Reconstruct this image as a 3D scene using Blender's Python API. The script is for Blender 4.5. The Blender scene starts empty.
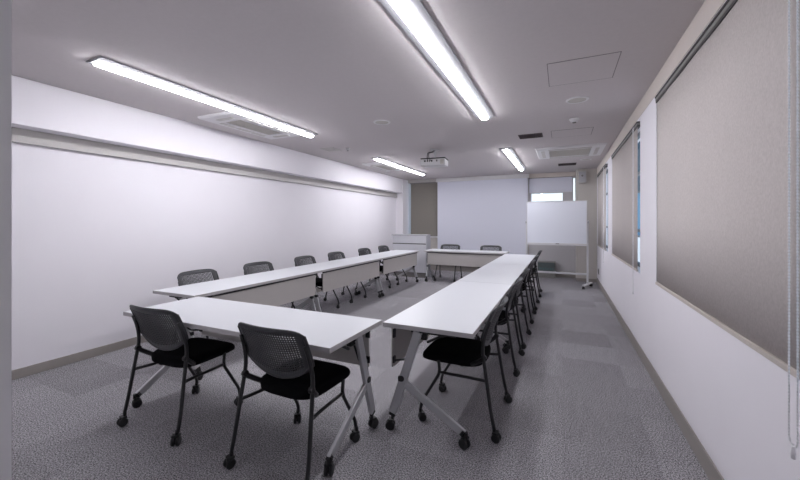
import bpy, bmesh, math, random
from mathutils import Vector, Matrix
random.seed(4)
PI = math.pi
C = bpy.context.scene.collection
S = bpy.context.scene

# ------------------------------------------------------------------ materials
def mat(name, col, rough=0.5, metal=0.0, spec=0.5, noise=None, bump=None):
    m = bpy.data.materials.new(name); m.use_nodes = True
    nt = m.node_tree; b = nt.nodes['Principled BSDF']
    b.inputs['Base Color'].default_value = (*col, 1)
    b.inputs['Roughness'].default_value = rough
    b.inputs['Metallic'].default_value = metal
    b.inputs['Specular IOR Level'].default_value = spec
    tc = nt.nodes.new('ShaderNodeTexCoord')
    if noise:
        sc, amt = noise
        n = nt.nodes.new('ShaderNodeTexNoise'); n.inputs['Scale'].default_value = sc; n.inputs['Detail'].default_value = 4
        nt.links.new(tc.outputs['Object'], n.inputs['Vector'])
        mx = nt.nodes.new('ShaderNodeMix'); mx.data_type = 'RGBA'
        mx.inputs[6].default_value = (*[max(0, c*(1-amt)) for c in col], 1)
        mx.inputs[7].default_value = (*[min(1, c*(1+amt)) for c in col], 1)
        nt.links.new(n.outputs['Fac'], mx.inputs[0]); nt.links.new(mx.outputs[2], b.inputs['Base Color'])
    if bump:
        sc, st = bump
        n = nt.nodes.new('ShaderNodeTexNoise'); n.inputs['Scale'].default_value = sc; n.inputs['Detail'].default_value = 3
        nt.links.new(tc.outputs['Object'], n.inputs['Vector'])
        bp = nt.nodes.new('ShaderNodeBump'); bp.inputs['Strength'].default_value = st; bp.inputs['Distance'].default_value = 0.004
        nt.links.new(n.outputs['Fac'], bp.inputs['Height']); nt.links.new(bp.outputs['Normal'], b.inputs['Normal'])
    return m

def emit(name, col, st):
    m = bpy.data.materials.new(name); m.use_nodes = True
    nt = m.node_tree; nt.nodes.clear()
    e = nt.nodes.new('ShaderNodeEmission'); e.inputs[0].default_value = (*col, 1); e.inputs[1].default_value = st
    o = nt.nodes.new('ShaderNodeOutputMaterial'); nt.links.new(e.outputs[0], o.inputs[0])
    return m

M = {}
M['wall'] = mat('wall_paint', (.89, .865, .91), .75, spec=.25, noise=(3, .015), bump=(160, .05))
M['wall_beige'] = mat('back_wall_paint', (.58, .55, .515), .8, spec=.2, noise=(3, .02), bump=(160, .08))
M['wall_grey'] = mat('back_wall_grey', (.56, .545, .56), .8, spec=.2, noise=(3, .02))
M['jamb'] = mat('partition_paint', (.86, .85, .86), .6, spec=.3, noise=(2, .02))
M['ceiling'] = mat('ceiling_board', (.62, .58, .585), .9, spec=.15, noise=(30, .035), bump=(90, .15))
M['rail'] = mat('wall_rail_paint', (.52, .50, .485), .6, noise=(4, .02))
M['fascia'] = mat('curtain_box_wood', (.66, .595, .55), .6, noise=(5, .05))
M['baseboard'] = mat('baseboard_vinyl', (.33, .305, .285), .55, noise=(6, .03))
M['top'] = mat('white_laminate', (.70, .715, .745), .33, spec=.45, noise=(4, .01))
M['edge'] = mat('laminate_edge', (.50, .48, .49), .5, noise=(4, .02))
M['modesty'] = mat('modesty_panel_grey', (.50, .475, .46), .55, noise=(5, .03))
M['silver'] = mat('silver_painted_steel', (.52, .52, .535), .38, metal=.3, noise=(8, .04))
M['black'] = mat('black_plastic', (.012, .012, .013), .45, noise=(20, .2))
M['blacktube'] = mat('black_coated_steel', (.016, .016, .018), .38, spec=.5, noise=(20, .2))
M['mesh'] = mat('charcoal_plastic', (.042, .042, .047), .42, noise=(20, .1))
M['seat'] = mat('black_seat_fabric', (.005, .005, .006), .95, spec=.1, noise=(200, .4), bump=(400, .3))
M['white'] = mat('white_plastic', (.72, .71, .72), .45, noise=(6, .02))
M['offwhite'] = mat('offwhite_plastic', (.55, .53, .51), .5, noise=(6, .02))
M['louver'] = mat('grille_grey', (.56, .54, .50), .6, noise=(20, .05))
M['screen'] = mat('projection_fabric', (.72, .73, .82), .85, spec=.15, noise=(2, .01))
M['board'] = mat('whiteboard_enamel', (.76, .785, .86), .22, spec=.5, noise=(2, .01))
M['alu'] = mat('white_aluminium', (.68, .68, .70), .35, metal=.2, noise=(5, .02))
M['brown'] = mat('brown_blind_fabric', (.265, .245, .22), .9, spec=.1, noise=(60, .06))
M['vent'] = mat('dark_vent', (.045, .028, .03), .6, noise=(30, .2))
M['green'] = mat('dark_green_panel', (.10, .125, .125), .5, noise=(30, .15))
M['teal'] = mat('teal_letter_paint', (.09, .17, .17), .5, noise=(30, .05))
M['boxgrey'] = mat('grey_box_panel', (.28, .275, .26), .6, noise=(10, .05))
M['cab'] = mat('cabinet_white', (.62, .62, .66), .45, noise=(4, .02))
M['cabtop'] = mat('cabinet_edge_grey', (.45, .45, .48), .45, noise=(4, .02))
M['gap'] = mat('shadow_gap_black', (.03, .03, .03), .8, noise=(10, .1))
M['groove'] = mat('dark_rail_groove', (.07, .065, .065), .7, noise=(10, .1))
M['frame'] = mat('window_frame_metal', (.10, .12, .14), .4, metal=.5, noise=(10, .1))
M['headrail'] = mat('blind_headrail_grey', (.22, .21, .205), .6, noise=(10, .05))
M['bottomrail'] = mat('blind_bottom_rail', (.60, .54, .50), .5, noise=(10, .05))
M['chain'] = mat('clear_white_beads', (.88, .88, .90), .3, noise=(30, .02))
M['housing'] = mat('lamp_housing_satin', (.34, .34, .36), .6, noise=(6, .03))
M['lens'] = mat('lens_glass', (.02, .02, .03), .08, noise=(30, .1))
M['lamp'] = emit('lamp_diffuser', (.955, .95, 1.0), 54)

def blind_mat():                                  # woven roller blind
    m = mat('grey_beige_blind_fabric', (.40, .375, .355), .9, spec=.1)
    nt = m.node_tree; b = nt.nodes['Principled BSDF']; tc = nt.nodes.new('ShaderNodeTexCoord')
    n = nt.nodes.new('ShaderNodeTexNoise'); n.inputs['Scale'].default_value = 110; n.inputs['Detail'].default_value = 5
    n2 = nt.nodes.new('ShaderNodeTexNoise'); n2.inputs['Scale'].default_value = 1.2
    mp = nt.nodes.new('ShaderNodeMapping'); mp.inputs['Scale'].default_value = (1, 1, .8)
    nt.links.new(tc.outputs['Object'], mp.inputs[0]); nt.links.new(mp.outputs[0], n.inputs['Vector']); nt.links.new(tc.outputs['Object'], n2.inputs['Vector'])
    ad = nt.nodes.new('ShaderNodeMath'); ad.operation = 'MULTIPLY_ADD'; ad.inputs[1].default_value = .8
    nt.links.new(n.outputs['Fac'], ad.inputs[0]); 
    m2 = nt.nodes.new('ShaderNodeMath'); m2.operation = 'MULTIPLY'; m2.inputs[1].default_value = .2
    nt.links.new(n2.outputs['Fac'], m2.inputs[0]); nt.links.new(m2.outputs[0], ad.inputs[2])
    r = nt.nodes.new('ShaderNodeValToRGB'); r.color_ramp.elements[0].position = .3; r.color_ramp.elements[1].position = .7
    r.color_ramp.elements[0].color = (.565, .52, .50, 1); r.color_ramp.elements[1].color = (.68, .63, .61, 1)
    nt.links.new(ad.outputs[0], r.inputs[0]); nt.links.new(r.outputs[0], b.inputs['Base Color'])
    return m
M['blind'] = blind_mat()

def carpet_mat():
    m = mat('grey_loop_carpet_tiles', (.2, .2, .2), .97, spec=.05)
    nt = m.node_tree; L = nt.links; N = nt.nodes; b = N['Principled BSDF']; tc = N.new('ShaderNodeTexCoord')
    # one random tone per 50 cm tile
    sn = N.new('ShaderNodeVectorMath'); sn.operation = 'SNAP'; sn.inputs[1].default_value = (.5, .5, 10)
    L.new(tc.outputs['Object'], sn.inputs[0])
    wn = N.new('ShaderNodeTexWhiteNoise'); wn.noise_dimensions = '3D'; L.new(sn.outputs[0], wn.inputs[0])
    n1 = N.new('ShaderNodeTexNoise'); n1.inputs['Scale'].default_value = 130; n1.inputs['Detail'].default_value = 6; n1.inputs['Roughness'].default_value = .75
    L.new(tc.outputs['Object'], n1.inputs['Vector'])
    n2 = N.new('ShaderNodeTexNoise'); n2.inputs['Scale'].default_value = 7; n2.inputs['Detail'].default_value = 3
    mp = N.new('ShaderNodeMapping'); mp.inputs['Scale'].default_value = (3, .7, 1)
    L.new(tc.outputs['Object'], mp.inputs[0]); L.new(mp.outputs[0], n2.inputs['Vector'])
    r = N.new('ShaderNodeValToRGB')
    r.color_ramp.elements[0].position = .40; r.color_ramp.elements[0].color = (.035, .033, .036, 1)
    r.color_ramp.elements[1].position = .60; r.color_ramp.elements[1].color = (.58, .56, .59, 1)
    L.new(n1.outputs['Fac'], r.inputs[0])
    a = N.new('ShaderNodeMath'); a.operation = 'MULTIPLY_ADD'; a.inputs[1].default_value = .22; a.inputs[2].default_value = .80
    L.new(wn.outputs[0], a.inputs[0])
    a2 = N.new('ShaderNodeMath'); a2.operation = 'MULTIPLY_ADD'; a2.inputs[1].default_value = .30; L.new(n2.outputs['Fac'], a2.inputs[0]); L.new(a.outputs[0], a2.inputs[2])
    a3 = N.new('ShaderNodeMath'); a3.operation = 'SUBTRACT'; a3.inputs[1].default_value = .08; L.new(a2.outputs[0], a3.inputs[0])
    vm = N.new('ShaderNodeVectorMath'); vm.operation = 'SCALE'; L.new(r.outputs[0], vm.inputs[0]); L.new(a3.outputs[0], vm.inputs['Scale'])
    L.new(vm.outputs[0], b.inputs['Base Color'])
    bp = N.new('ShaderNodeBump'); bp.inputs['Strength'].default_value = .5; bp.inputs['Distance'].default_value = .004
    L.new(n1.outputs['Fac'], bp.inputs['Height']); L.new(bp.outputs[0], b.inputs['Normal'])
    return m
M['carpet'] = carpet_mat()

def glass_mat():
    m = bpy.data.materials.new('window_glass'); m.use_nodes = True; nt = m.node_tree; nt.nodes.clear()
    t = nt.nodes.new('ShaderNodeBsdfTransparent'); t.inputs[0].default_value = (.95, .98, 1, 1)
    g = nt.nodes.new('ShaderNodeBsdfGlossy'); g.inputs['Roughness'].default_value = .03
    x = nt.nodes.new('ShaderNodeMixShader'); x.inputs[0].default_value = .08
    o = nt.nodes.new('ShaderNodeOutputMaterial')
    nt.links.new(t.outputs[0], x.inputs[1]); nt.links.new(g.outputs[0], x.inputs[2]); nt.links.new(x.outputs[0], o.inputs[0])
    return m
M['glass'] = glass_mat()

# ------------------------------------------------------------------ helpers
def obj(name, bm, m, parent=None, smooth=False, bevel=0, seg=2, loc=None):
    me = bpy.data.meshes.new(name)
    bmesh.ops.recalc_face_normals(bm, faces=bm.faces[:])
    bm.to_mesh(me); bm.free()
    ms = m if isinstance(m, (list, tuple)) else [m]
    for k in ms: me.materials.append(k)
    if smooth:
        for p in me.polygons: p.use_smooth = True
    o = bpy.data.objects.new(name, me); C.objects.link(o)
    if parent: o.parent = parent
    if loc: o.location = loc
    if bevel:
        b = o.modifiers.new('bevel', 'BEVEL'); b.width = bevel; b.segments = seg; b.limit_method = 'ANGLE'; b.angle_limit = math.radians(40)
    return o
def box(bm, a, b, mi=0):
    x0, y0, z0 = a; x1, y1, z1 = b
    v = [bm.verts.new(p) for p in ((x0,y0,z0),(x1,y0,z0),(x1,y1,z0),(x0,y1,z0),(x0,y0,z1),(x1,y0,z1),(x1,y1,z1),(x0,y1,z1))]
    for f in ((0,3,2,1),(4,5,6,7),(0,1,5,4),(1,2,6,5),(2,3,7,6),(3,0,4,7)):
        q = bm.faces.new([v[i] for i in f]); q.material_index = mi
def boxo(name, a, b, m, parent=None, bevel=0, **k):
    bm = bmesh.new(); box(bm, a, b); return obj(name, bm, m, parent, bevel=bevel, **k)
def fillet(pts, r, n=5):
    pts = [Vector(p) for p in pts]; out = [pts[0]]
    for i in range(1, len(pts)-1):
        p, a, b = pts[i], pts[i-1], pts[i+1]
        da, db = (a-p), (b-p); rr = min(r, da.length*.45, db.length*.45)
        s, e = p+da.normalized()*rr, p+db.normalized()*rr
        for k in range(n+1):
            t = k/n; out.append(s*(1-t)**2 + p*2*t*(1-t) + e*t*t)
    out.append(pts[-1]); return out
def tube(bm, pts, r, n=8, sx=1.0):
    pts = [Vector(p) for p in pts]; rings = []; up = None
    for i, p in enumerate(pts):
        t = (pts[min(i+1, len(pts)-1)] - pts[max(i-1, 0)]).normalized()
        if up is None:
            up = Vector((1, 0, 0)) if abs(t.x) < .9 else Vector((0, 0, 1))
        u = (up - t*up.dot(t)).normalized(); w = t.cross(u); up = u
        rr = r[i] if isinstance(r, (list, tuple)) else r
        rings.append([bm.verts.new(p + u*rr*sx*math.cos(2*PI*k/n) + w*rr*math.sin(2*PI*k/n)) for k in range(n)])
    for a, b in zip(rings, rings[1:]):
        for k in range(n): bm.faces.new((a[k], a[(k+1) % n], b[(k+1) % n], b[k]))
    bm.faces.new(rings[0][::-1]); bm.faces.new(rings[-1])
def cyl(bm, c, axis, r, h, n=20, r2=None):
    c = Vector(c); ax = Vector(axis).normalized()
    tube_r = [r, r if r2 is None else r2]
    pts = [c-ax*h/2, c+ax*h/2]; tube(bm, pts, tube_r, n)
def bar(bm, a, b, w, t, wdir):
    """rectangular bar from a to b; w across in the plane of wdir, t thickness along x"""
    a, b = Vector(a), Vector(b); d = (b-a).normalized(); X = Vector(wdir); W = d.cross(X).normalized()
    vs = []
    for p in (a, b):
        for s1, s2 in ((-1,-1),(1,-1),(1,1),(-1,1)): vs.append(bm.verts.new(p + W*s1*w/2 + X*s2*t/2))
    for f in ((0,1,2,3),(7,6,5,4),(0,4,5,1),(1,5,6,2),(2,6,7,3),(3,7,4,0)): bm.faces.new([vs[i] for i in f])
def lathe(bm, prof, c=(0,0,0), n=28):
    c = Vector(c); rings = []
    for r, z in prof: rings.append([bm.verts.new(c+Vector((r*math.cos(2*PI*k/n), r*math.sin(2*PI*k/n), z))) for k in range(n)])
    for a, b in zip(rings, rings[1:]):
        for k in range(n): bm.faces.new((a[k], a[(k+1) % n], b[(k+1) % n], b[k]))
    if prof[0][0] > 1e-5: bm.faces.new(rings[0])
    if prof[-1][0] > 1e-5: bm.faces.new(rings[-1])
def tag(o, label, cat, group=None):
    o['label'] = label; o['category'] = cat
    if group: o['group'] = group
    return o
def thing(name, label, cat, loc=(0,0,0), rz=0, group=None):
    o = bpy.data.objects.new(name, None); C.objects.link(o); o.empty_display_size = .1
    o.location = loc; o.rotation_euler = (0, 0, rz); return tag(o, label, cat, group)
def struct(o): o['kind'] = 'structure'; return o
def dup(root, loc, rz, label, group=None):
    r = root.copy(); C.objects.link(r); r.location = loc; r.rotation_euler = (0, 0, rz); r['label'] = label
    if group: r['group'] = group
    for ch in list(root.children):
        c = ch.copy(); C.objects.link(c); c.parent = r
        for g in list(ch.children):
            d = g.copy(); C.objects.link(d); d.parent = c
    return r

# ------------------------------------------------------------------ room shell
WL, WLB, WR, WB, H = -4.37, -4.18, .725, 9.75, 2.606
YF = -1.0
def wall_panel(name, axis, c0, c1, u0, u1, z0, z1, holes, m):
    """wall slab between c0..c1 on `axis`, spanning u0..u1 and z0..z1, with rectangular openings"""
    us = sorted({u0, u1, *[h[0] for h in holes], *[h[1] for h in holes]})
    zs = sorted({z0, z1, *[h[2] for h in holes], *[h[3] for h in holes]})
    bm = bmesh.new()
    def P(c, u, z): return (c, u, z) if axis == 'x' else (u, c, z)
    cache = {}
    def V(c, u, z):
        k = (c, u, z)
        if k not in cache: cache[k] = bm.verts.new(P(*k))
        return cache[k]
    def solid(i, j):
        if i < 0 or j < 0 or i >= len(us)-1 or j >= len(zs)-1: return False
        uc, zc = (us[i]+us[i+1])/2, (zs[j]+zs[j+1])/2
        return not any(h[0] < uc < h[1] and h[2] < zc < h[3] for h in holes)
    for i in range(len(us)-1):
        for j in range(len(zs)-1):
            if not solid(i, j): continue
            a, b, c, d = us[i], us[i+1], zs[j], zs[j+1]
            for cc in (c0, c1): bm.faces.new((V(cc,a,c), V(cc,b,c), V(cc,b,d), V(cc,a,d)))
            if not solid(i-1, j): bm.faces.new((V(c0,a,c), V(c1,a,c), V(c1,a,d), V(c0,a,d)))
            if not solid(i+1, j): bm.faces.new((V(c0,b,c), V(c1,b,c), V(c1,b,d), V(c0,b,d)))
            if not solid(i, j-1): bm.faces.new((V(c0,a,c), V(c1,a,c), V(c1,b,c), V(c0,b,c)))
            if not solid(i, j+1): bm.faces.new((V(c0,a,d), V(c1,a,d), V(c1,b,d), V(c0,b,d)))
    return struct(obj(name, bm, m))

struct(boxo('floor', (WL-.2, YF-.2, -.1), (WR+.25, WB+.2, 0), M['carpet']))
struct(boxo('ceiling', (WL-.2, YF-.2, H), (WR+.25, WB+.2, H+.1), M['ceiling']))
struct(boxo('wall_left', (WL-.15, YF, 0), (WL, WB+.2, H), M['wall']))
W1 = (1.30, 3.657); W2 = (4.335, 6.62); W3 = (7.15, 9.2); ZB, ZT = .85, 2.44
wall_panel('wall_right', 'x', WR, WR+.2, YF, WB+.2, 0, H, [(*w, ZB, ZT) for w in (W1, W2, W3)], M['wall'])
wall_panel('wall_back', 'y', WB, WB+.15, WL, WR, 0, H, [(-4.148, -3.25, .95, 2.52), (-.735, .02, 1.55, 2.125), (.235, .298, .9, 2.47)], M['wall_grey'])
struct(boxo('wall_rear', (WL-.15, YF-.15, 0), (WR+.2, YF, H), M['wall']))
struct(boxo('wall_partition', (WL, .16, 0), (-1.056, .345, H), M['jamb']))
# beam along the left wall and the pier it ends on
struct(boxo('wall_beam', (WL, .345, 2.204), (WLB, 9.32, H), M['wall'], bevel=.004))
struct(boxo('wall_pier', (WL, 9.32, 0), (WLB+.03, WB, H), M['wall'], bevel=.004))
bm = bmesh.new(); box(bm, (WL, .345, 2.135), (WL+.03, 9.32, 2.204)); box(bm, (WL, .345, 2.075), (WL+.045, 9.32, 2.135))
struct(obj('trim_1', bm, M['rail'], bevel=.004))
struct(boxo('wall_column', (.30, 9.28, 0), (WR, WB, H), M['wall_beige'], bevel=.004))
# baseboards
struct(boxo('baseboard_left', (WL, .345, 0), (WL+.012, 9.32, .085), M['baseboard'], bevel=.003))
struct(boxo('baseboard_right', (WR-.01, YF, 0), (WR, 9.28, .115), M['baseboard'], bevel=.003))
struct(boxo('baseboard_back', (WLB+.03, WB-.012, 0), (.30, WB, .15), M['baseboard'], bevel=.003))
struct(boxo('baseboard_column', (.288, 9.268, 0), (WR-.01, 9.28, .075), M['baseboard'], bevel=.003))
# curtain box along the right wall, header on the back wall
struct(boxo('trim_2', (WR-.006, YF, 2.455), (WR, 9.28, H), M['fascia'], bevel=.003))
struct(boxo('trim_3', (-.78, WB-.08, 2.50), (.30, WB, H), M['fascia'], bevel=.003))
struct(boxo('trim_4', (WLB+.03, WB-.05, 2.525), (-3.24, WB, H), M['rail'], bevel=.003))
bm = bmesh.new(); box(bm, (-4.1, WB-.10, .93), (-.78, WB, .965)); struct(obj('trim_5', bm, M['white'], bevel=.004))
wall_lower = struct(boxo('wall_sill', (-4.1, WB-.03, .15), (-.78, WB, .93), M['wall_beige']))

# windows: frame > panes
def window(n, axis, c, u0, u1, z0, z1, mull=(), rails=(), w=.035, fm='frame'):
    t = .04
    bm = bmesh.new()
    def B(a0, a1, b0, b1, cc=c, tt=t):
        if axis == 'x': box(bm, (cc, a0, b0), (cc+tt, a1, b1))
        else: box(bm, (a0, cc, b0), (a1, cc+tt, b1))
    B(u0, u1, z0, z0+w); B(u0, u1, z1-w, z1); B(u0, u0+w*.6, z0+w, z1-w); B(u1-w*.6, u1, z0+w, z1-w)
    for k in mull: B(k-w/2, k+w/2, z0+w, z1-w)
    for k in rails: B(u0+w*.6, u1-w*.6, k-w/2, k+w/2, c+.045, .03)
    o = struct(obj('window_%d' % n, bm, M[fm], bevel=.003))
    bm = bmesh.new(); B(u0+.01, u1-.01, z0+.01, z1-.01, c+.018, .005)
    obj('glass_pane', bm, M['glass'], o)
for n, (a, b) in enumerate((W1, W2, W3)):
    window(n+1, 'x', WR+.10, a, b, ZB, ZT, [(a+b)/2], [ZB+.42, ZT-.45])
window(4, 'y', WB+.04, -4.148, -3.25, .95, 2.52, [-3.7], w=.02, fm='alu')
window(5, 'y', WB+.04, -.735, .02, 1.55, 2.125, w=.02, fm='alu')
window(6, 'y', WB+.02, .235, .298, .9, 2.47, w=.014, fm='alu')

# ------------------------------------------------------------------ roller blinds
def bead_string(bm, pts, step=.012, r=.0032, n=6):
    """one continuous string of beads along pts"""
    P, RR = [], []
    for a, b in zip(pts, pts[1:]):
        a, b = Vector(a), Vector(b); k = max(1, int((b-a).length/step))
        for i in range(k):
            for f, q in ((0, .25), (.22, .9), (.5, 1.0), (.78, .9)):
                P.append(a.lerp(b, (i+f)/k)); RR.append(r*q)
    P.append(Vector(pts[-1])); RR.append(r*.3)
    tube(bm, P, RR, n)
def right_blind(label, y0, y1, chain_y, chain_bottom, step=.011, dx=.0):
    t = thing('roller_blind', label, 'blind', (WR, y0, 0), 0, 'roller blinds on the right wall')
    L = y1-y0-.004; xs = .005
    bm = bmesh.new()                                      # slightly rippled cloth with thickness
    n = 24
    cols = []
    for i in range(n+1):
        y = L*i/n; d = .0015*math.sin(i*.9)
        cols.append([bm.verts.new((xs+d, y, z)) for z in (ZB+.006, 1.4, 1.9, 2.402)])
    for a, b in zip(cols, cols[1:]):
        for k in range(3): bm.faces.new((a[k], b[k], b[k+1], a[k+1]))
    o = obj('fabric', bm, M['blind'], t, smooth=True); s = o.modifiers.new('s', 'SOLIDIFY'); s.thickness = .0015
    bm = bmesh.new(); box(bm, (-.006, -.04, 2.402), (.028, L, 2.426))
    hr = obj('headrail', bm, M['headrail'], t, bevel=.003)
    bm = bmesh.new(); box(bm, (-.010, -.04, 2.4265), (.028, L, 2.4385)); obj('rail_groove', bm, M['groove'], hr)
    bm = bmesh.new(); box(bm, (-.004, -.04, 2.386), (.026, L, 2.4015)); obj('rail_groove', bm, M['groove'], hr)
    bm = bmesh.new(); box(bm, (-.006, 0, ZB+.001), (.014, L, ZB+.024)); obj('bottom_rail', bm, M['bottomrail'], t, bevel=.003)
    bm = bmesh.new()
    cy = chain_y-y0
    g = .024; zl = chain_bottom+.06; xc = -.052+dx
    arc = [(xc, cy+g*math.cos(PI*i/4), zl-g*math.sin(PI*i/4)) for i in range(1, 4)]
    bead_string(bm, [(xc, cy+g, 2.40), (xc, cy+g, zl), *arc, (xc, cy-g, zl), (xc, cy-g, 2.40)], step)
    c = obj('bead_chain', bm, M['chain'], t, smooth=True)
    bm = bmesh.new(); lathe(bm, [(.0001,0),(.006,.002),(.0075,.02),(.004,.05),(.0001,.052)], (-.052+dx, cy, chain_bottom-.005), 10)
    obj('chain_weight', bm, M['chain'], c, smooth=True)
right_blind('large grey beige roller blind nearest the camera, with two bead chains in front', 1.645, W1[1], 1.612, .60, dx=.022)
right_blind('middle grey beige roller blind between two white wall strips', 4.50, W2[1], 4.58, .60, dx=.028)
right_blind('far narrow grey beige roller blind next to the back corner speaker', 7.50, 9.19, 7.60, .62, dx=.028)

t = thing('roller_blind', 'brown roller blind on the back wall left of the projection screen', 'blind', (-3.64, WB-.02, .97))
boxo('fabric', (-.435, -.012, 0.01), (.43, -.008, 1.53), M['brown'], t)
boxo('headrail', (-.45, -.025, 1.52), (.44, .018, 1.552), M['headrail'], t, bevel=.003)
boxo('bottom_rail', (-.435, -.018, -.003), (.43, -.002, .014), M['headrail'], t, bevel=.003)

t = thing('roller_blind', 'pale grey roller blind above the bright window behind the whiteboard', 'blind', (-.27, WB-.03, 2.115))
boxo('fabric', (-.50, -.008, .008), (.495, -.004, .38), M['screen'], t)
boxo('bottom_rail', (-.50, -.014, -.004), (.495, .002, .012), M['alu'], t, bevel=.003)
boxo('headrail', (-.51, -.03, .375), (.50, .02, .398), M['headrail'], t, bevel=.003)

# ------------------------------------------------------------------ projection screen
t = thing('projection_screen', 'large pale blue grey projection screen pulled down on the back wall', 'projection screen', (-2.005, 9.62, .2))
boxo('screen_case', (-1.235, -.06, 2.30), (1.235, .06, 2.40), M['white'], t, bevel=.012)
boxo('screen_fabric', (-1.205, -.004, .03), (1.205, .0, 2.31), M['screen'], t)
bm = bmesh.new(); cyl(bm, (0, -.002, .02), (1, 0, 0), .014, 2.42, 12); obj('weight_bar', bm, M['alu'], t, smooth=False)

# ------------------------------------------------------------------ linear ceiling lights
def lamp(label, x, y0, y1, first=None):
    if first: return dup(first, (x, (y0+y1)/2, H), 0, label)
    t = thing('ceiling_light', label, 'ceiling light', (x, (y0+y1)/2, H), 0, 'linear ceiling lights')
    L = (y1-y0)/2
    bm = bmesh.new()
    prof = [(-.102, 0), (-.104, -.010), (-.043, -.022), (.043, -.022), (.104, -.010), (.102, 0)]
    a = [bm.verts.new((x_, -L, z_)) for x_, z_ in prof]; b = [bm.verts.new((x_, L, z_)) for x_, z_ in prof]
    n = len(prof)
    for k in range(n): bm.faces.new((a[k], a[(k+1) % n], b[(k+1) % n], b[k]))
    bm.faces.new(a); bm.faces.new(b[::-1])
    obj('housing', bm, M['housing'], t)
    bm = bmesh.new()
    prof = [(-.040, -.0225), (-.040, -.032), (-.033, -.040), (-.015, -.045), (.015, -.045), (.033, -.040), (.040, -.032), (.040, -.0225)]
    a = [bm.verts.new((x_, -L+.02, z_)) for x_, z_ in prof]; b = [bm.verts.new((x_, L-.02, z_)) for x_, z_ in prof]
    n = len(prof)
    for k in range(n): bm.faces.new((a[k], a[(k+1) % n], b[(k+1) % n], b[k]))
    bm.faces.new(a); bm.faces.new(b[::-1])
    obj('diffuser', bm, M['lamp'], t)
    return t
l0 = lamp('long linear ceiling light nearest the left wall and the camera', -3.20, 1.48, 4.05)
lamp('long linear ceiling light overhead, cut by the top edge of the picture', -.815, 1.62, 4.19, l0)
lamp('far left linear ceiling light between projector and left wall', -3.235, 5.97, 8.54, l0)
lamp('far linear ceiling light in front of the projection screen right end', -.86, 6.10, 8.67, l0)

# ------------------------------------------------------------------ ceiling cassettes
def cassette(label, cx, cy, wx, wy, group='ceiling air conditioners'):
    t = thing('air_conditioner', label, 'air conditioner', (cx, cy, H), 0, group)
    hx, hy = wx/2, wy/2
    bm = bmesh.new()
    # bevelled panel ring
    o_ = [(-hx,-hy),(hx,-hy),(hx,hy),(-hx,hy)]
    g = .62 if wx > .8 else .42
    ix, iy = hx*g, hy*.60
    i_ = [(-ix,-iy),(ix,-iy),(ix,iy),(-ix,iy)]
    R = []
    for pts, z, k in ((o_, 0, 1), (o_, -.012, 1), (o_, -.028, .965), (i_, -.032, 1), (i_, -.012, 1)):
        R.append([bm.verts.new((x*k, y*k, z)) for x, y in pts])
    for a, b in zip(R, R[1:]):
        for k in range(4): bm.faces.new((a[k], a[(k+1) % 4], b[(k+1) % 4], b[k]))
    bm.faces.new(R[-1])
    obj('panel', bm, M['white'], t)
    bm = bmesh.new()
    n = 22
    for k in range(n):
        y = -iy+.01 + (2*iy-.02)*(k+.5)/n
        box(bm, (-ix+.01, y-.006, -.031), (ix-.01, y+.006, -.022))
    box(bm, (-ix+.008, -iy+.008, -.022), (ix-.008, iy-.008, -.014))
    obj('intake_grille', bm, M['louver'], t)
    for s in (-1, 1):
        bm = bmesh.new(); y0 = s*(iy+ (hy-iy)*.45)
        box(bm, (-ix, y0-.028, -.038), (ix, y0+.028, -.0305)); obj('louver', bm, M['offwhite'], t, bevel=.003)
        bm = bmesh.new(); x0 = s*(ix+(hx-ix)*.45)
        w = min(.028, (hx-ix)*.3)
        for q in range(3):
            box(bm, (x0-w, -iy+ (q*.7)*iy, -.038), (x0+w, -iy+(q*.7+.6)*iy, -.0305))
        obj('louver', bm, M['offwhite'], t, bevel=.003)
    return t
cassette('square ceiling air conditioner near the right wall blinds', .11, 6.84, 1.04, 1.02)
cassette('narrow ceiling air conditioner beside the nearest left ceiling light', -3.56, 3.38, .60, 1.16)
cassette('narrow ceiling air conditioner beside the far left ceiling light', -3.56, 7.05, .52, 1.16)

# ------------------------------------------------------------------ round ceiling speakers, detectors, hatches, vents
def disc(label, x, y, r=.105, first=None):
    if first: return dup(first, (x, y, H), 0, label)
    t = thing('ceiling_speaker', label, 'speaker', (x, y, H), 0, 'round ceiling speakers')
    bm = bmesh.new(); lathe(bm, [(r, 0), (r, -.004), (r*.95, -.009), (r*.80, -.010), (r*.78, -.004), (r*.78, 0)]); obj('rim', bm, M['white'], t, smooth=True)
    bm = bmesh.new(); lathe(bm, [(r*.775, -.001), (r*.775, -.006), (r*.4, -.007), (.0001, -.007)]); obj('grille', bm, M['louver'], t, smooth=True)
    return t
d0 = disc('round ceiling speaker between the dark outlined square hatch and the smoke detector', .137, 3.99)
disc('round ceiling speaker alone between the left and central ceiling lights', -2.015, 3.893, first=d0)
disc('round ceiling speaker cut by the top edge of the picture', .225, 2.13, first=d0)
disc('small looking round ceiling speaker beyond the square air conditioner', .42, 7.85, first=d0)

def detector(label, x, y, s=1.0):
    t = thing('smoke_detector', label, 'smoke detector', (x, y, H), 0, 'smoke detectors')
    bm = bmesh.new(); lathe(bm, [(.055*s, 0), (.055*s, -.010), (.050*s, -.014), (.046*s, -.014), (.042*s, -.030), (.030*s, -.040), (.0001, -.042)]); obj('base', bm, M['white'], t, smooth=True)
    bm = bmesh.new(); lathe(bm, [(.022*s, -.041), (.020*s, -.049), (.0001, -.052)]); obj('sensor', bm, M['headrail'], t, smooth=True)
detector('white round smoke detector on the ceiling toward the right wall', .13, 4.72)
detector('small smoke detector near the left wall past the first left light', -3.24, 5.03, .7)

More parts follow.
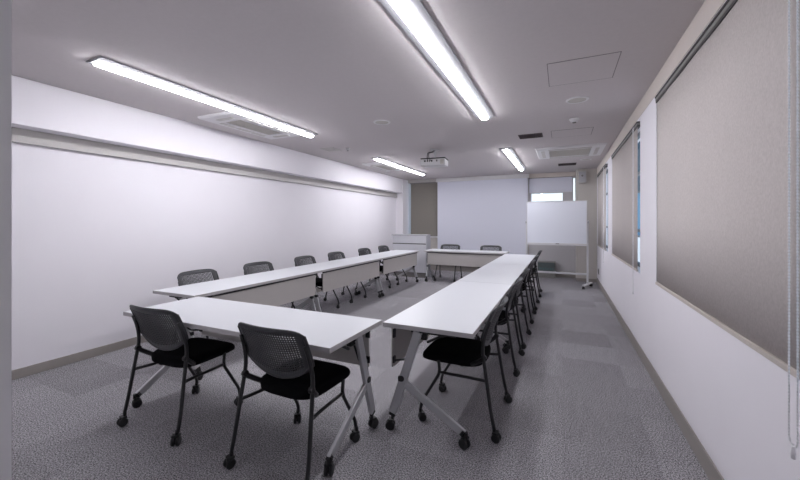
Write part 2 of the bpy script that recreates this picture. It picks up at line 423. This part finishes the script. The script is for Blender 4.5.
def hatch(label, x0, y0, x1, y1):
    t = thing('ceiling_hatch', label, 'ceiling hatch', ((x0+x1)/2, (y0+y1)/2, H), 0, 'ceiling hatches')
    hx, hy = (x1-x0)/2, (y1-y0)/2
    bm = bmesh.new()
    w = .006
    for a, b in (((-hx,-hy),(hx,-hy+w)), ((-hx,hy-w),(hx,hy)), ((-hx,-hy+w),(-hx+w,hy-w)), ((hx-w,-hy+w),(hx,hy-w))):
        box(bm, (a[0], a[1], -.0025), (b[0], b[1], 0))
    obj('frame', bm, M['headrail'], t)
    boxo('lid', (-hx+w+.001, -hy+w+.001, -.003), (hx-w-.001, hy-w-.001, 0), M['ceiling'], t)
hatch('square ceiling hatch with a thin dark outline above the right aisle', -.11, 2.99, .39, 3.50)
hatch('faint square ceiling hatch between smoke detector and air conditioner', -.14, 5.22, .37, 5.66)
t = thing('ceiling_vent', 'pale flat square ceiling vent near the left wall', 'vent', (-3.56, 5.0, H))
boxo('frame', (-.13, -.13, -.008), (.13, .13, 0), M['offwhite'], t, bevel=.002)
bm = bmesh.new()
for k in range(6): box(bm, (-.105, -.10+k*.035, -.012), (.105, -.085+k*.035, -.0081))
obj('louver', bm, M['offwhite'], t)
def slot(label, x0, y0, x1, y1):
    t = thing('ceiling_vent', label, 'vent', ((x0+x1)/2, (y0+y1)/2, H), 0, 'dark slot vents in the ceiling')
    hx, hy = (x1-x0)/2, (y1-y0)/2
    boxo('frame', (-hx, -hy, -.006), (hx, hy, 0), M['vent'], t, bevel=.002)
    bm = bmesh.new()
    for k in range(6):
        y = -hy+.02+(2*hy-.04)*(k+.5)/6; box(bm, (-hx+.012, y-.006, -.012), (hx-.012, y+.006, -.0061))
    obj('slat', bm, M['vent'], t)
slot('dark rectangular vent in the ceiling between central light and hatch', -.57, 5.27, -.25, 5.53)
slot('dark rectangular vent in the ceiling beyond the square air conditioner', -.08, 8.22, .27, 8.52)

# ------------------------------------------------------------------ projector
t = thing('projector', 'white projector with black cables hanging from the ceiling', 'projector', (-1.97, 5.75, H), .10)
bm = bmesh.new(); lathe(bm, [(.075, 0), (.075, -.012), (.05, -.025), (.028, -.03), (.028, -.04)]); mnt = obj('ceiling_mount', bm, M['white'], t, smooth=False)
bm = bmesh.new(); tube(bm, [(0, 0, -.03), (0, 0, -.150)], .016, 12); box(bm, (-.07, -.045, -.160), (.07, .045, -.148)); obj('mount_pole', bm, M['alu'], t, bevel=.002)
bm = bmesh.new(); box(bm, (-.205, -.14, -.285), (.205, .14, -.176)); body = obj('body', bm, M['white'], t, bevel=.014, seg=3)
boxo('top_cover', (-.210, -.143, -.1755), (.210, .143, -.1605), M['black'], t, bevel=.003)
bm = bmesh.new(); cyl(bm, (.11, .15, -.235), (0, 1, 0), .032, .04, 20); obj('lens', bm, M['lens'], body)
for x, w in ((-.15, .03), (-.10, .02), (-.065, .015), (-.03, .025), (.06, .018)):
    boxo('port', (x, -.143, -.225), (x+w, -.1402, -.197), M['black'], body)
bm = bmesh.new(); box(bm, (.125, -.143, -.268), (.185, -.1405, -.195)); obj('exhaust_grille', bm, M['louver'], body)
bm = bmesh.new()
tube(bm, fillet([(.01, -.03, -.01), (-.02, -.08, -.05), (-.09, -.12, -.07), (-.09, -.17, -.15), (-.08, -.165, -.21), (-.09, -.14, -.21)], .03), .006, 8)
tube(bm, fillet([(.02, -.03, -.01), (.0, -.09, -.06), (-.07, -.14, -.08), (-.06, -.175, -.16), (-.03, -.165, -.215), (-.02, -.14, -.21)], .03), .005, 8)
obj('cable', bm, M['black'], t, smooth=True)

# ------------------------------------------------------------------ casters (shared meshes)
def caster_bm(r=.027, stem=.03):
    bm = bmesh.new()
    for s in (-1, 1):
        x = s*.0145
        # one wheel with a rounded rim
        n = 18; prof = [(.003, -.009), (r*.8, -.009), (r, -.005), (r, .005), (r*.8, .009), (.003, .009)]
        rings = [[bm.verts.new((x+h_, q*math.cos(2*PI*k/n), r+q*math.sin(2*PI*k/n))) for k in range(n)] for q, h_ in prof]
        for a, b in zip(rings, rings[1:]):
            for k in range(n): bm.faces.new((a[k], a[(k+1) % n], b[(k+1) % n], b[k]))
        bm.faces.new(rings[0]); bm.faces.new(rings[-1])
    box(bm, (-.005, -.016, r-.006), (.005, .016, r*2+.004))
    # hood
    box(bm, (-.022, -.010, r*2-.002), (.022, .020, r*2+.010))
    cyl(bm, (0, .014, r*2+stem/2+.004), (0, 0, 1), .010, stem, 12)
    return bm
def mesh_of(bm, name, m, smooth=False):
    me = bpy.data.meshes.new(name); bmesh.ops.recalc_face_normals(bm, faces=bm.faces[:]); bm.to_mesh(me); bm.free(); me.materials.append(m); return me
CASTER = mesh_of(caster_bm(), 'caster', M['black'])
TCASTER = mesh_of(caster_bm(.031, .035), 'caster', M['black'])
def caster(parent, me, loc, rz=0):
    o = bpy.data.objects.new('caster', me); C.objects.link(o); o.parent = parent; o.location = loc; o.rotation_euler = (0, 0, rz); return o

# ------------------------------------------------------------------ chair, facing +y
def make_chair(label):
    t = thing('nesting_chair', label, 'chair', (0, 0, 0))
    R = .0115
    for s in (-1, 1):
        bm = bmesh.new()
        tube(bm, fillet([(s*.270, -.266, .075), (s*.267, -.245, .17), (s*.244, -.185, .56), (s*.236, -.203, .66), (s*.230, -.232, .74)], .06), R, 10)
        leg = obj('leg', bm, M['blacktube'], t, smooth=True)
        caster(leg, CASTER, (s*.270, -.278, 0), s*.35+.2)
        bm = bmesh.new()
        tube(bm, fillet([(s*.225, .115, .435), (s*.225, .105, .352), (s*.232, .235, .13), (s*.232, .245, .075)], .045), R*.95, 10)
        leg = obj('leg', bm, M['blacktube'], t, smooth=True)
        caster(leg, CASTER, (s*.232, .232, 0), -s*.5+.1)
        bm = bmesh.new(); tube(bm, fillet([(s*.254, -.215, .362), (s*.236, -.10, .358), (s*.226, .104, .355)], .05), R*.85, 10)
        obj('side_rail', bm, M['blacktube'], t, smooth=True)
        bm = bmesh.new()                                # plastic link from rear leg to seat
        tube(bm, fillet([(s*.248, -.200, .505), (s*.235, -.165, .475), (s*.20, -.11, .435)], .02), .015, 8, 1.2)
        cyl(bm, (s*.243, -.195, .505), (1, 0, 0), .018, .022, 14)
        obj('seat_link', bm, M['black'], t, smooth=False)
    bm = bmesh.new(); tube(bm, [(-.226, .12, .425), (.226, .12, .425)], R*.9, 10); obj('cross_bar', bm, M['blacktube'], t, smooth=True)
    # seat cushion: stack of superellipse outlines
    bm = bmesh.new(); n = 40; rings = []
    def outline(k, sc, z):
        a = 2*PI*k/n; c, s_ = math.cos(a), math.sin(a); e = .55
        x = .225*math.copysign(abs(c)**e, c)*sc; y = .228*math.copysign(abs(s_)**e, s_)*sc + .045
        x *= 1 + .06*(y/.25)                                       # a little wider in front
        rear = max(0, -y)/.2
        zz = z - .012*(x/.225)**2*0 + .010*rear*rear - .018*max(0, (y-.16)/.1)**2
        return (x, y, zz - (.018*rear if z < .435 else 0))
    for sc, z in ((.55, .470), (.80, .472), (.93, .468), (.985, .457), (1.0, .444), (.985, .428), (.93, .418), (.7, .412), (.4, .411)):
        rings.append([bm.verts.new(outline(k, sc, z)) for k in range(n)])
    for a, b in zip(rings, rings[1:]):
        for k in range(n): bm.faces.new((a[k], a[(k+1) % n], b[(k+1) % n], b[k]))
    bm.faces.new(rings[0]); bm.faces.new(rings[-1])
    obj('seat', bm, M['seat'], t, smooth=True)
    # perforated backrest shell
    NX, NZ = 24, 16
    def edges(n, margin, fill):
        out = [0, margin]; p = (1-2*margin)/n
        out = [0.0, margin*.5]
        for k in range(n):
            a = margin+k*p; out += [a+p*(1-fill)/2, a+p*(1+fill)/2]
        return out + [1-margin*.5, 1.0]
    def pos(u, v):
        s = u*2-1
        zb = .520+.105*abs(s)**2.1; zt = .828-.030*abs(s)**9-.004*s*s
        z = zb+v*(zt-zb)
        hw = .244 - .012*max(0, (z-.60))/.25
        x = s*hw
        k = (z-.48)/.37
        y = -.150-.05*k-.072*k*k - .046*(1-s*s)*(.45+.55*k)
        return (x, y, z)
    us, vs = edges(NX, .105, .66), edges(NZ, .12, .66)
    bm = bmesh.new()
    g = [[bm.verts.new(pos(u, v)) for v in vs] for u in us]
    for i in range(len(us)-1):
        for j in range(len(vs)-1):
            hole = i >= 2 and j >= 2 and i < len(us)-3 and j < len(vs)-3 and i % 2 == 0 and j % 2 == 0
            if hole:
                uc = (us[i]+us[i+1])-1
                if abs(uc) > .93: hole = False
            if not hole: bm.faces.new((g[i][j], g[i+1][j], g[i+1][j+1], g[i][j+1]))
    o = obj('backrest', bm, M['mesh'], t, smooth=True); md = o.modifiers.new('s', 'SOLIDIFY'); md.thickness = .006; md.offset = 0
    bm = bmesh.new()
    low = [Vector(pos(k/24, .02)) for k in range(25)]
    side_l = [Vector(pos(.0, 1-k/10)) for k in range(0, 10)]; side_r = [Vector(pos(1.0, k/10)) for k in range(1, 11)]
    topc = [Vector(pos(k/24, 1)) for k in range(25)]
    tube(bm, side_l+low+side_r, .0085, 8); tube(bm, topc, .0055, 8)
    obj('backrest_rim', bm, M['mesh'], t, smooth=True)
    return t

chair0 = None
used = False
def chair(label, x, y, rz, group):
    global used
    if not used:
        used = True; chair0.location = (x, y, 0); chair0.rotation_euler = (0, 0, rz); chair0['label'] = label; chair0['group'] = group; return
    dup(chair0, (x, y, 0), rz, label, group)
chair0 = make_chair('x')
chair('black nesting chair at the near table, leftmost in front with its back to the camera', -2.445, 1.702, .02, 'chairs at the near table')
chair('black nesting chair at the near table, nearest the camera beside the silver table leg', -1.425, 1.698, -.02, 'chairs at the near table')
rl = ['black nesting chair under the near end of the right table row',
      'second black chair from the near end of the right table row',
      'third black chair from the near end of the right table row',
      'fourth black chair from the near end of the right table row',
      'fifth black chair from the near end, next to last in the right row',
      'last black chair at the far end of the right table row, by the whiteboard']
for l, y, a in zip(rl, (2.555, 3.60, 4.36, 5.41, 6.20, 7.25), (.0, .02, -.02, .01, .0, .03)):
    chair(l, -.655, y, PI/2+a, 'chairs along the right table row')
ll = ['black chair behind the near end of the left table row, against the white wall',
      'second black chair from the near end of the left table row',
      'third black chair from the near end of the left table row',
      'fourth black chair from the near end of the left table row',
      'fifth black chair from the near end, next to last in the left row',
      'last black chair of the left table row, beside the white cabinet']
for l, y, a in zip(ll, (2.72, 3.58, 4.54, 5.40, 6.42, 7.28), (.03, -.02, .01, -.01, .02, 0)):
    chair(l, -3.49, y, -PI/2+a, 'chairs along the left table row')
chair('black chair at the far table, left of the two in front of the screen', -2.475, 8.16, PI, 'chairs at the far table')
chair('black chair at the far table, right of the two in front of the screen', -1.50, 8.16, PI+.02, 'chairs at the far table')

# ------------------------------------------------------------------ flip-top table, length along x, chairs at +y
def make_table(label):
    t = thing('folding_table', label, 'table', (0, 0, 0), 0, 'white training tables set in a rectangle')
    hx, hy = .917, .298
    top = boxo('tabletop', (-hx+.0025, -hy+.0025, .692), (hx-.0025, hy-.0025, .72), M['top'], t, bevel=.0015)
    bm = bmesh.new()
    for a, b in (((-hx,-hy),(hx,-hy+.002)), ((-hx,hy-.002),(hx,hy)), ((-hx,-hy+.002),(-hx+.002,hy-.002)), ((hx-.002,-hy+.002),(hx,hy-.002))):
        box(bm, (a[0], a[1], .6915), (b[0], b[1], .7190))
    obj('edge_band', bm, M['edge'], top)
    mp = boxo('modesty_panel', (-hx+.085, -hy+.022, .40), (hx-.085, -hy+.036, .669), M['modesty'], t, bevel=.002)
    bm = bmesh.new(); tube(bm, [(-hx+.05, -.06, .655), (hx-.05, -.06, .655)], .016, 12); obj('cross_beam', bm, M['black'], t, smooth=True)
    boxo('dark_line_strip', (-hx+.08, -hy+.012, .670), (hx-.08, -hy+.034, .6915), M['black'], t)  # black strip drawing the dark line between modesty panel and tabletop
    for s in (-1, 1):
        x = s*(hx-.050)
        bm = bmesh.new(); bar(bm, (x, -.068, .672), (x, -.248, .115), .056, .026, (1, 0, 0))
        leg = obj('leg', bm, M['silver'], t, bevel=.004)
        bm = bmesh.new(); bar(bm, (x, -.240, .135), (x, -.254, .094), .044, .022, (1, 0, 0)); obj('foot_cap', bm, M['black'], leg, bevel=.003)
        caster(leg, TCASTER, (x, -.266, 0), s*.3)
        bm = bmesh.new(); bar(bm, (x-s*.002, -.196, .345), (x-s*.002, .232, .088), .048, .022, (1, 0, 0))
        br = obj('brace', bm, M['silver'], t, bevel=.004)
        bm = bmesh.new(); bar(bm, (x-s*.002, .212, .100), (x-s*.002, .243, .078), .042, .022, (1, 0, 0)); obj('foot_cap', bm, M['black'], br, bevel=.003)
        caster(br, TCASTER, (x-s*.002, .234, 0), -s*.4)
        bm = bmesh.new(); cyl(bm, (x, -.180, .356), (1, 0, 0), .020, .034, 18); box(bm, (x-.0155, -.205, .335), (x+.0155, -.175, .370)); obj('joint', bm, M['black'], br, bevel=.003)
        bm = bmesh.new()                                # flip mechanism under the top
        xi = x-s*.038
        box(bm, (xi-.012, -.13, .655), (xi+.012, .17, .690)); box(bm, (xi-.016, -.09, .615), (xi+.016, -.02, .66))
        tube(bm, fillet([(xi, .12, .665), (xi, .06, .645), (xi, -.02, .60)], .02), .009, 8)
        obj('hinge', bm, M['black'], t, bevel=.002)
        bm = bmesh.new()                                # arm carrying the modesty panel
        tube(bm, fillet([(xi, -.085, .60), (xi, -.15, .47), (xi, -.262, .445)], .04), .007, 8)
        box(bm, (xi-.016, -.262, .43), (xi+.016, -.25, .475)); box(bm, (xi-.016, -.262, .60), (xi+.016, -.25, .66))
        obj('panel_bracket', bm, M['black'], t, bevel=.002)
    for xx in (-.28, .30):                              # release levers
        bm = bmesh.new(); tube(bm, fillet([(xx, .06, .672), (xx+.05, .14, .665), (xx+.06, .21, .668)], .02), .006, 8); box(bm, (xx+.045, .20, .655), (xx+.078, .235, .682)); obj('release_lever', bm, M['black'], t, bevel=.002)
    return t
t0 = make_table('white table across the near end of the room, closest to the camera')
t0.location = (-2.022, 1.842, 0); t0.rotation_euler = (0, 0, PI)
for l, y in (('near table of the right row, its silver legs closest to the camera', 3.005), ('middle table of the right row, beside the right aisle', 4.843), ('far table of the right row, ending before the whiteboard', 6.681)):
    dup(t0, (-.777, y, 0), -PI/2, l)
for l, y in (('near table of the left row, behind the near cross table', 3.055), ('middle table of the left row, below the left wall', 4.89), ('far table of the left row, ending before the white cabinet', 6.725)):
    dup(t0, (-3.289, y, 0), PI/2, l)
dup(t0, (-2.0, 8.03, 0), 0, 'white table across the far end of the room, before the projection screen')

# ------------------------------------------------------------------ white cabinet at the back left
t = thing('storage_cabinet', 'low white cabinet with a dark seam standing in the far left corner', 'cabinet', (-3.50, 8.42, 0))
boxo('plinth', (-.43, -.17, 0), (.43, .08, .12), M['headrail'], t)
boxo('body', (-.455, -.18, .12), (.455, .09, 1.035), M['cab'], t, bevel=.003)
boxo('top', (-.47, -.21, 1.037), (.47, .10, 1.062), M['cabtop'], t, bevel=.003)
bm = bmesh.new(); box(bm, (-.452, -.200, .845), (.452, -.182, 1.025)); obj('door', bm, M['cab'], t, bevel=.003)
bm = bmesh.new(); box(bm, (-.452, -.200, .125), (.452, -.182, .822)); obj('door', bm, M['cab'], t, bevel=.003)
boxo('seam_strip', (-.452, -.190, .824), (.452, -.1815, .843), M['gap'], t)
boxo('side_panel', (.457, -.20, 0), (.475, .09, 1.035), M['cabtop'], t, bevel=.002)

# ------------------------------------------------------------------ whiteboard on wheels
t = thing('mobile_whiteboard', 'white rolling whiteboard with pen tray by the back right column', 'whiteboard', (-.12, 8.40, 0))
boxo('writing_board', (-.585, -.020, .925), (.580, .004, 1.815), M['board'], t, bevel=.002)
bm = bmesh.new()
for a, b in (((-.600, -.026, .910), (.595, .010, .9245)), ((-.600, -.026, 1.8155), (.595, .010, 1.830)), ((-.600, -.026, .925), (-.5855, .010, 1.815)), ((.5805, -.026, .925), (.595, .010, 1.815))): box(bm, a, b)
obj('board_frame', bm, M['alu'], t, bevel=.002)
tr = boxo('pen_tray', (-.61, -.085, .880), (.60, -.0, .896), M['alu'], t, bevel=.003)
boxo('tray_lip', (-.61, -.092, .880), (.60, -.086, .908), M['alu'], tr, bevel=.002)
for s, lo in ((-1, 'l'), (1, 'r')):
    x = s*.602
    bm = bmesh.new(); box(bm, (x-.018, .012, .085), (x+.018, .042, 1.42)); post = obj('post', bm, M['alu'], t, bevel=.004)
    bm = bmesh.new(); cyl(bm, (x+s*.012, .027, 1.37), (1, 0, 0), .022, .03, 16); obj('pivot_knob', bm, M['cabtop'], post)
    bm = bmesh.new(); box(bm, (-.024, -.26, .062), (.024, .26, .090)); ft = obj('foot', bm, M['alu'], t, bevel=.005); ft.location = (x, .02, 0); ft.rotation_euler = (0, 0, -.36)
    caster(ft, TCASTER, (0, -.25, 0), .3).scale = (1, 1, .80)
    caster(ft, TCASTER, (0, .22, 0), -.3).scale = (1, 1, .80)
boxo('crossbar', (-.584, .015, .262), (.584, .039, .300), M['alu'], t, bevel=.003)
er = boxo('whiteboard_marker', (-.13, 8.335, .8965), (-.06, 8.375, .921), M['headrail'], bevel=.004)
er.name = 'board_eraser'; tag(er, 'small grey board eraser lying in the whiteboard pen tray', 'eraser')

# ------------------------------------------------------------------ box with green panel behind the stand
t = thing('floor_heater', 'low grey floor unit with dark green front by the back wall', 'heater', (-.36, 9.58, 0))
boxo('body', (-.205, -.09, 0), (.205, .12, .385), M['boxgrey'], t, bevel=.006)
boxo('top_panel', (-.21, -.095, .386), (.21, .125, .402), M['boxgrey'], t, bevel=.004)
boxo('front_panel', (-.195, -.098, .16), (.195, -.091, .378), M['green'], t, bevel=.003)
bm = bmesh.new()
for k in range(8): box(bm, (-.15+k*.04, -.101, .20+.012*(k % 2)), (-.128+k*.04, -.0985, .255-.008*(k % 3)))
obj('lettering', bm, M['teal'], t)

# ------------------------------------------------------------------ wall speaker on the column
t = thing('wall_speaker', 'small grey box speaker high on the beige corner column', 'speaker', (.42, 9.278, 2.41))
boxo('cabinet', (-.085, -.10, -.14), (.085, 0, .14), M['offwhite'], t, bevel=.008)
boxo('grille', (-.072, -.107, -.125), (.072, -.1005, .125), M['cabtop'], t, bevel=.003)
bm = bmesh.new(); cyl(bm, (0, -.11, .03), (0, 1, 0), .022, .005, 16); obj('emblem', bm, M['headrail'], t)
# outlet low on the far right wall
t = thing('wall_outlet', 'small dark outlet plate low on the right wall near the corner', 'outlet', (WR, 8.85, .30))
boxo('plate', (-.008, -.06, -.06), (0, .06, .06), M['headrail'], t, bevel=.002)
boxo('socket', (-.011, -.03, -.035), (-.0081, .03, .035), M['black'], t)

# ------------------------------------------------------------------ building seen in slivers through the side windows
M['facade'] = mat('blue_facade', (.13, .30, .46), .6, noise=(.6, .15))
M['facade_glass'] = mat('facade_glass', (.04, .08, .12), .15, noise=(1, .2))
M['plinth'] = mat('white_render', (.85, .87, .9), .8, noise=(1, .05))
t = thing('neighbouring_building', 'blue building outside, seen in thin slivers past the right blinds', 'building', (5.5, 15, -6))
bm = bmesh.new(); box(bm, (-4.9, -3, 7.0), (8, 5, 14)); obj('wall', bm, M['facade'], t)
bm = bmesh.new(); box(bm, (-4.9, -3.2, 0), (8, 5, 6.95)); obj('lower_wall', bm, M['plinth'], t)
for k in range(6):
    x = -4.5+k*2.0
    for z in (8.2, 10.9):
        f = boxo('window', (x, -3.06, z), (x+1.1, -2.99, z+1.5), M['frame'], t); boxo('pane', (x+.06, -3.09, z+.06), (x+1.04, -3.061, z+1.44), M['facade_glass'], f)

# ------------------------------------------------------------------ sky
w = bpy.data.worlds.new('sky'); S.world = w; w.use_nodes = True; nt = w.node_tree; nt.nodes.clear()
tc = nt.nodes.new('ShaderNodeTexCoord'); sp = nt.nodes.new('ShaderNodeSeparateXYZ'); nt.links.new(tc.outputs['Generated'], sp.inputs[0])
r = nt.nodes.new('ShaderNodeValToRGB'); r.color_ramp.elements[0].position = .15; r.color_ramp.elements[0].color = (.93, .96, 1, 1)
r.color_ramp.elements[1].position = .9; r.color_ramp.elements[1].color = (.45, .66, .95, 1)
nt.links.new(sp.outputs[2], r.inputs[0])
b = nt.nodes.new('ShaderNodeBackground'); b.inputs[1].default_value = 1.6; nt.links.new(r.outputs[0], b.inputs[0])
o = nt.nodes.new('ShaderNodeOutputWorld'); nt.links.new(b.outputs[0], o.inputs[0])

# ------------------------------------------------------------------ camera and view
cam = bpy.data.cameras.new('camera'); co = bpy.data.objects.new('camera', cam); C.objects.link(co)
cam.sensor_width = 36; cam.lens = 356.6/800*36; cam.shift_y = -(240-221.9)/800; cam.clip_start = .02
co.location = (0, 0, 1.38); co.rotation_euler = (PI/2, 0, .427)
S.camera = co
vs = S.view_settings; vs.view_transform = 'Standard'; vs.look = 'None'; vs.gamma = 1; vs.use_curve_mapping = False; vs.exposure = -0.2
